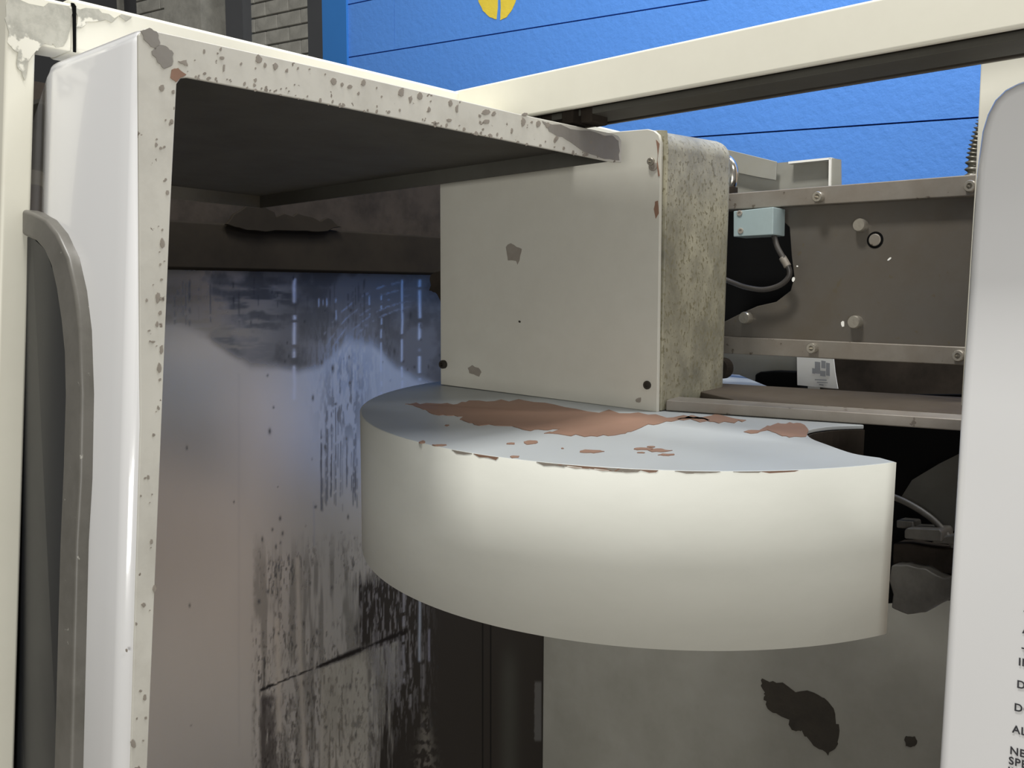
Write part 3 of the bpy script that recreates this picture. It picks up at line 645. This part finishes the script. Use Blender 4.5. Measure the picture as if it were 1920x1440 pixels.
# ================================================================ SLIDE PLATE
def dirpt(px, py, y): d = EN.ray(px, py); return d*(y/d.y)
S0 = dirpt(1370, 500, 1.95)
def onS(px, py, off=0): return EN.vplane(S0-u1*off, u2, px, py)
slide = empty('slide_carriage', WE((onS(1600, 650).x, onS(1600, 650).y, onS(1600, 680).z)), label='oily dark steel slide plate with bars and bolts right of the housing', cat='machine part')
plp = [(1462, 380), (1835, 360), (1835, 662), (1352, 645), (1352, 606), (1392, 586), (1420, 574), (1455, 566), (1482, 545), (1489, 520), (1484, 480), (1480, 426), (1462, 408)]  # left notch follows the shadow area, backed in black
plate = prism('slide_plate', [WE(onS(x, y)) for x, y in plp], dE(u1*.012), 'steel', slide, bevel=.0015)
tb = prism('top_bar', [WE(onS(x, y, .022)) for x, y in [(1352, 364), (1840, 326), (1840, 366), (1352, 394)]], dE(u1*.03), 'steel_bar', slide, bevel=.002)
bb = prism('bottom_bar', [WE(onS(x, y, .014)) for x, y in [(1340, 630), (1840, 652), (1840, 687), (1340, 662)]], dE(u1*.03), 'steel_bar', slide, bevel=.002)
for x, y, of in ((1537, 370, .022), (1822, 350, .022)): screw(WE(onS(x, y, of)), dE(-u1), .0095, .012, tb, name='socket_bolt')
for x, y, of in ((1526, 653, .014), (1800, 667, .014)): screw(WE(onS(x, y, of)), dE(-u1), .0095, .012, bb, name='socket_bolt')
for x, y in ((1617, 423), (1607, 604), (1402, 596)): link('pin', cyl_bm(WE(onS(x, y)), dE(-u1), .0115, .016, 22), 'bolt', plate)
link('flush_pin', cyl_bm(WE(onS(1641, 450)), dE(-u1), .0105, .003, 22), 'steel_bar', plate)
link('pin_ring', cyl_bm(WE(onS(1641, 450)), dE(-u1), .0145, .0008, 24), 'black', plate)
for i, (x, y, rx, ry, ro) in enumerate([(1667, 486, 5, 2, -.7), (1580, 607, 4, 6, 0), (1487, 524, 3, 5, .5), (1495, 499, 2, 2, 0)]):
    prism('paint_fleck', [WE(onS(a, b_, .0006)) for a, b_ in blob(x, y, rx, ry, 7, i, ro)], dE(u1*.0005), 'white_edge', plate)
# black sheet behind the slide, standing in for the shadow there
prism('shadow_backing', [WE(onS(x, y, -.10)) for x, y in [(1280, 372), (1900, 345), (1900, 668), (1280, 655)]], dE(u1*.06), 'black', slide)

sens = empty('limit_switch', WE(onS(1412, 440, .05)), label='pale blue-grey switch block fixed left on the slide plate, with a black cable', cat='switch')
sb = prism('switch_body', [WE(onS(x, y, .05)) for x, y in [(1375, 396), (1450, 388), (1449, 440), (1375, 444)]], dE(u1*.045), 'sensor', sens, bevel=.0015)
for x, y in ((1387, 400), (1389, 433)): screw(WE(onS(x, y, .05)), dE(-u1), .0055, .002, sb, 'chip')
link('cable', tube_bm([WE(onS(x, y, o_)) for x, y, o_ in [(1450, 436, .03), (1457, 462, .035), (1470, 486, .035), (1480, 506, .03), (1477, 522, .028), (1460, 536, .028), (1432, 543, .028), (1400, 539, .028), (1374, 530, .02), (1340, 516, .01)]], .005, 12), 'rubber', sens, smooth=True, label='black cable looping below the block')
link('cable_sleeve', tube_bm([WE(onS(x, y, .034)) for x, y in [(1467, 483), (1472, 491), (1477, 500)]], .0068, 12), 'steel_bar', sens, smooth=True)

# galvanised bracket behind the top bar
G0 = dirpt(1460, 330, 2.12)
def onBk(px, py, off=0): return EN.vplane(G0-u1*off, u2, px, py)
brk = empty('channel_bracket', WE(onBk(1470, 360)), label='bent grey sheet-metal channel bracket behind the top bar, against the blue wall', cat='bracket')
prism('back_web', [WE(onBk(x, y, -.02)) for x, y in [(1352, 300), (1450, 306), (1560, 297), (1560, 380), (1352, 380)]], dE(u1*.003), 'bracket', brk)
prism('bent_flap', [WE(onBk(x, y, .0)) for x, y in [(1352, 278), (1370, 282), (1456, 303), (1454, 338), (1420, 332), (1382, 324), (1352, 318)]], dE(u1*.004), 'bracket', brk, bevel=.001)
prism('top_edge', [WE(onBk(x, y, .004)) for x, y in [(1478, 303), (1558, 295), (1558, 299), (1478, 307)]], dE(u1*.03), 'white_edge', brk)
prism('side_edge', [WE(onBk(x, y, .004)) for x, y in [(1554, 296), (1558, 296), (1557, 372), (1553, 372)]], dE(u1*.02), 'white_edge', brk)
prism('side_flange', [WE(onBk(x, y, .0)) for x, y in [(1558, 296), (1576, 299), (1577, 372), (1557, 372)]], dE(u1*.004), 'bracket', brk)
# chrome fitting right of the housing
ft = empty('hose_fitting', WE(onBk(1372, 345)), label='shiny chrome elbow fitting beside the top right edge of the housing', cat='fitting')
link('elbow', tube_bm([WE(onBk(x, y, .12)) for x, y in [(1352, 300), (1364, 302), (1372, 318), (1372, 340), (1364, 358)]], .011, 14, rfun=lambda t: .010+.003*math.sin(t*math.pi)), 'chrome', ft, smooth=True)
link('nut', cyl_bm(WE(onBk(1371, 352, .12)), dE((0, 0, -1)), .013, .016, 6), 'dark_grime_shade', ft)
ft2 = link('round_connector', cyl_bm(WE(onS(1358, 690, .03)), dE(-u1), .02, .02, 24, hole=.011, hole_d=.01), 'dark_grime_shade'); tag(ft2, 'dark round connector below the slide bar beside the housing foot', 'connector')
# corrugated hose at the right door
hose = link('corrugated_hose', tube_bm([WE(onS(x, y, -.03)) for x, y in [(1846, 228), (1838, 250), (1831, 275), (1826, 300), (1823, 335)]], .012, 16, sub=24, rfun=lambda t: .0105+.0028*math.sin(t*2*math.pi*13)), 'hose', smooth=True)
tag(hose, 'corrugated metal hose rising behind the edge of the right door', 'hose')

# ---- things under the slide
U0 = dirpt(1500, 700, 2.22)
def onU(px, py, off=0): return EN.vplane(U0-u1*off, u2, px, py)
mh = empty('motor_housing', WE(onU(1400, 740)), label='grey motor housing with black cap seen under the slide bar', cat='motor')
mb = prism('housing_body', [WE(onU(x, y)) for x, y in [(1330, 640), (1500, 648), (1500, 745), (1330, 735)]], dE(u1*.1), 'grey_panel', mh, bevel=.004)
prism('black_cap', [WE(onU(x, y, .04)) for x, y in [(1415, 702), (1425, 697), (1450, 695), (1500, 697), (1500, 740), (1414, 735)]], dE(u1*.04), 'black', mh, bevel=.004)
lab = empty('paper_label', WE(onU(1535, 728, .05)), label='white paper label with grey print hanging under the slide bar', cat='label')
prism('label_sheet', [WE(onU(x, y, .05)) for x, y in [(1494, 660), (1562, 662), (1566, 700), (1571, 729), (1558, 728), (1495, 722)]], dE(u1*.002), 'label', lab)
pb = bmesh.new()
for x0, y0, x1, y1 in [(1528, 678, 1538, 700), (1540, 676, 1548, 690), (1549, 680, 1556, 704), (1523, 690, 1528, 700), (1538, 695, 1548, 705), (1528, 711, 1550, 713), (1532, 716, 1552, 717.5), (1536, 720, 1544, 722)]:
    prism_bm([WE(onU(a, b_, .051)) for a, b_ in ((x0, y0), (x1, y0+1), (x1, y1+1), (x0, y1))], dE(-u1*.0004), pb)
link('printing', pb, 'print', lab)
shr = prism('dark_shroud', [WE(onU(x, y, -.12)) for x, y in [(1500, 640), (1900, 660), (1900, 800), (1640, 770), (1600, 736), (1500, 732)]], dE(u1*.05), 'dark_grime_shade')
tag(shr, 'dark brown shroud plate under the right half of the slide', 'panel')

# ---- dark tooling seen right of the drum
Q0 = dirpt(1740, 950, 1.9)
def onQ(px, py, off=0): return EN.vplane(Q0-u1*off, u2, px, py)
vs_ = empty('vise_fixture', WE(onQ(1730, 1150)), label='dark greasy work-holding fixture between the drum and the right door', cat='fixture')
prism('cutout_shadow_sheet', [WE(onQ(x, y, -.09)) for x, y in [(1490, 740), (1900, 740), (1900, 1120), (1490, 1140)]], dE(u1*.03), 'black', vs_)  # black sheet painting the shadow in the drum cut-out, hides the wall
prism('guard_plate', [WE(onQ(x, y, .0)) for x, y in [(1688, 935), (1710, 900), (1760, 870), (1800, 850), (1800, 1000), (1760, 985), (1700, 940)]], dE(u1*.01), 'underside', vs_)
link('hydraulic_pipe', tube_bm([WE(onQ(x, y, .03)) for x, y in [(1670, 930), (1695, 940), (1730, 960), (1760, 985), (1790, 1025)]], .006, 10), 'dark_steel', vs_, smooth=True)
prism('jaw_block', [WE(onQ(x, y, .06)) for x, y in [(1695, 995), (1700, 990), (1762, 993), (1766, 1000), (1766, 1016), (1730, 1014), (1695, 1010)]], dE(u1*.06), 'dark_steel', vs_, bevel=.003)
prism('jaw_block', [WE(onQ(x, y, .04)) for x, y in [(1680, 975), (1712, 978), (1714, 992), (1680, 990)]], dE(u1*.04), 'dark_steel', vs_, bevel=.003)
prism('jaw_block', [WE(onQ(x, y, .05)) for x, y in [(1755, 1008), (1800, 1002), (1800, 1022), (1745, 1018)]], dE(u1*.04), 'dark_steel', vs_, bevel=.003)
prism('swarf_heap', [WE(onQ(x, y, .05)) for x, y in jag([(1670, 1060), (1700, 1058), (1735, 1066), (1770, 1085), (1800, 1075), (1800, 1110), (1735, 1148), (1700, 1152), (1670, 1142)], .06, 3, 6)], dE(u1*.06), 'dark_steel', vs_, bevel=.004)
prism('fixture_foot', [WE(onQ(x, y, .02)) for x, y in jag([(1675, 1020), (1760, 1028), (1800, 1030), (1800, 1080), (1675, 1085)], .05, 3, 7)], dE(u1*.05), 'dark_grime_shade', vs_, bevel=.004)
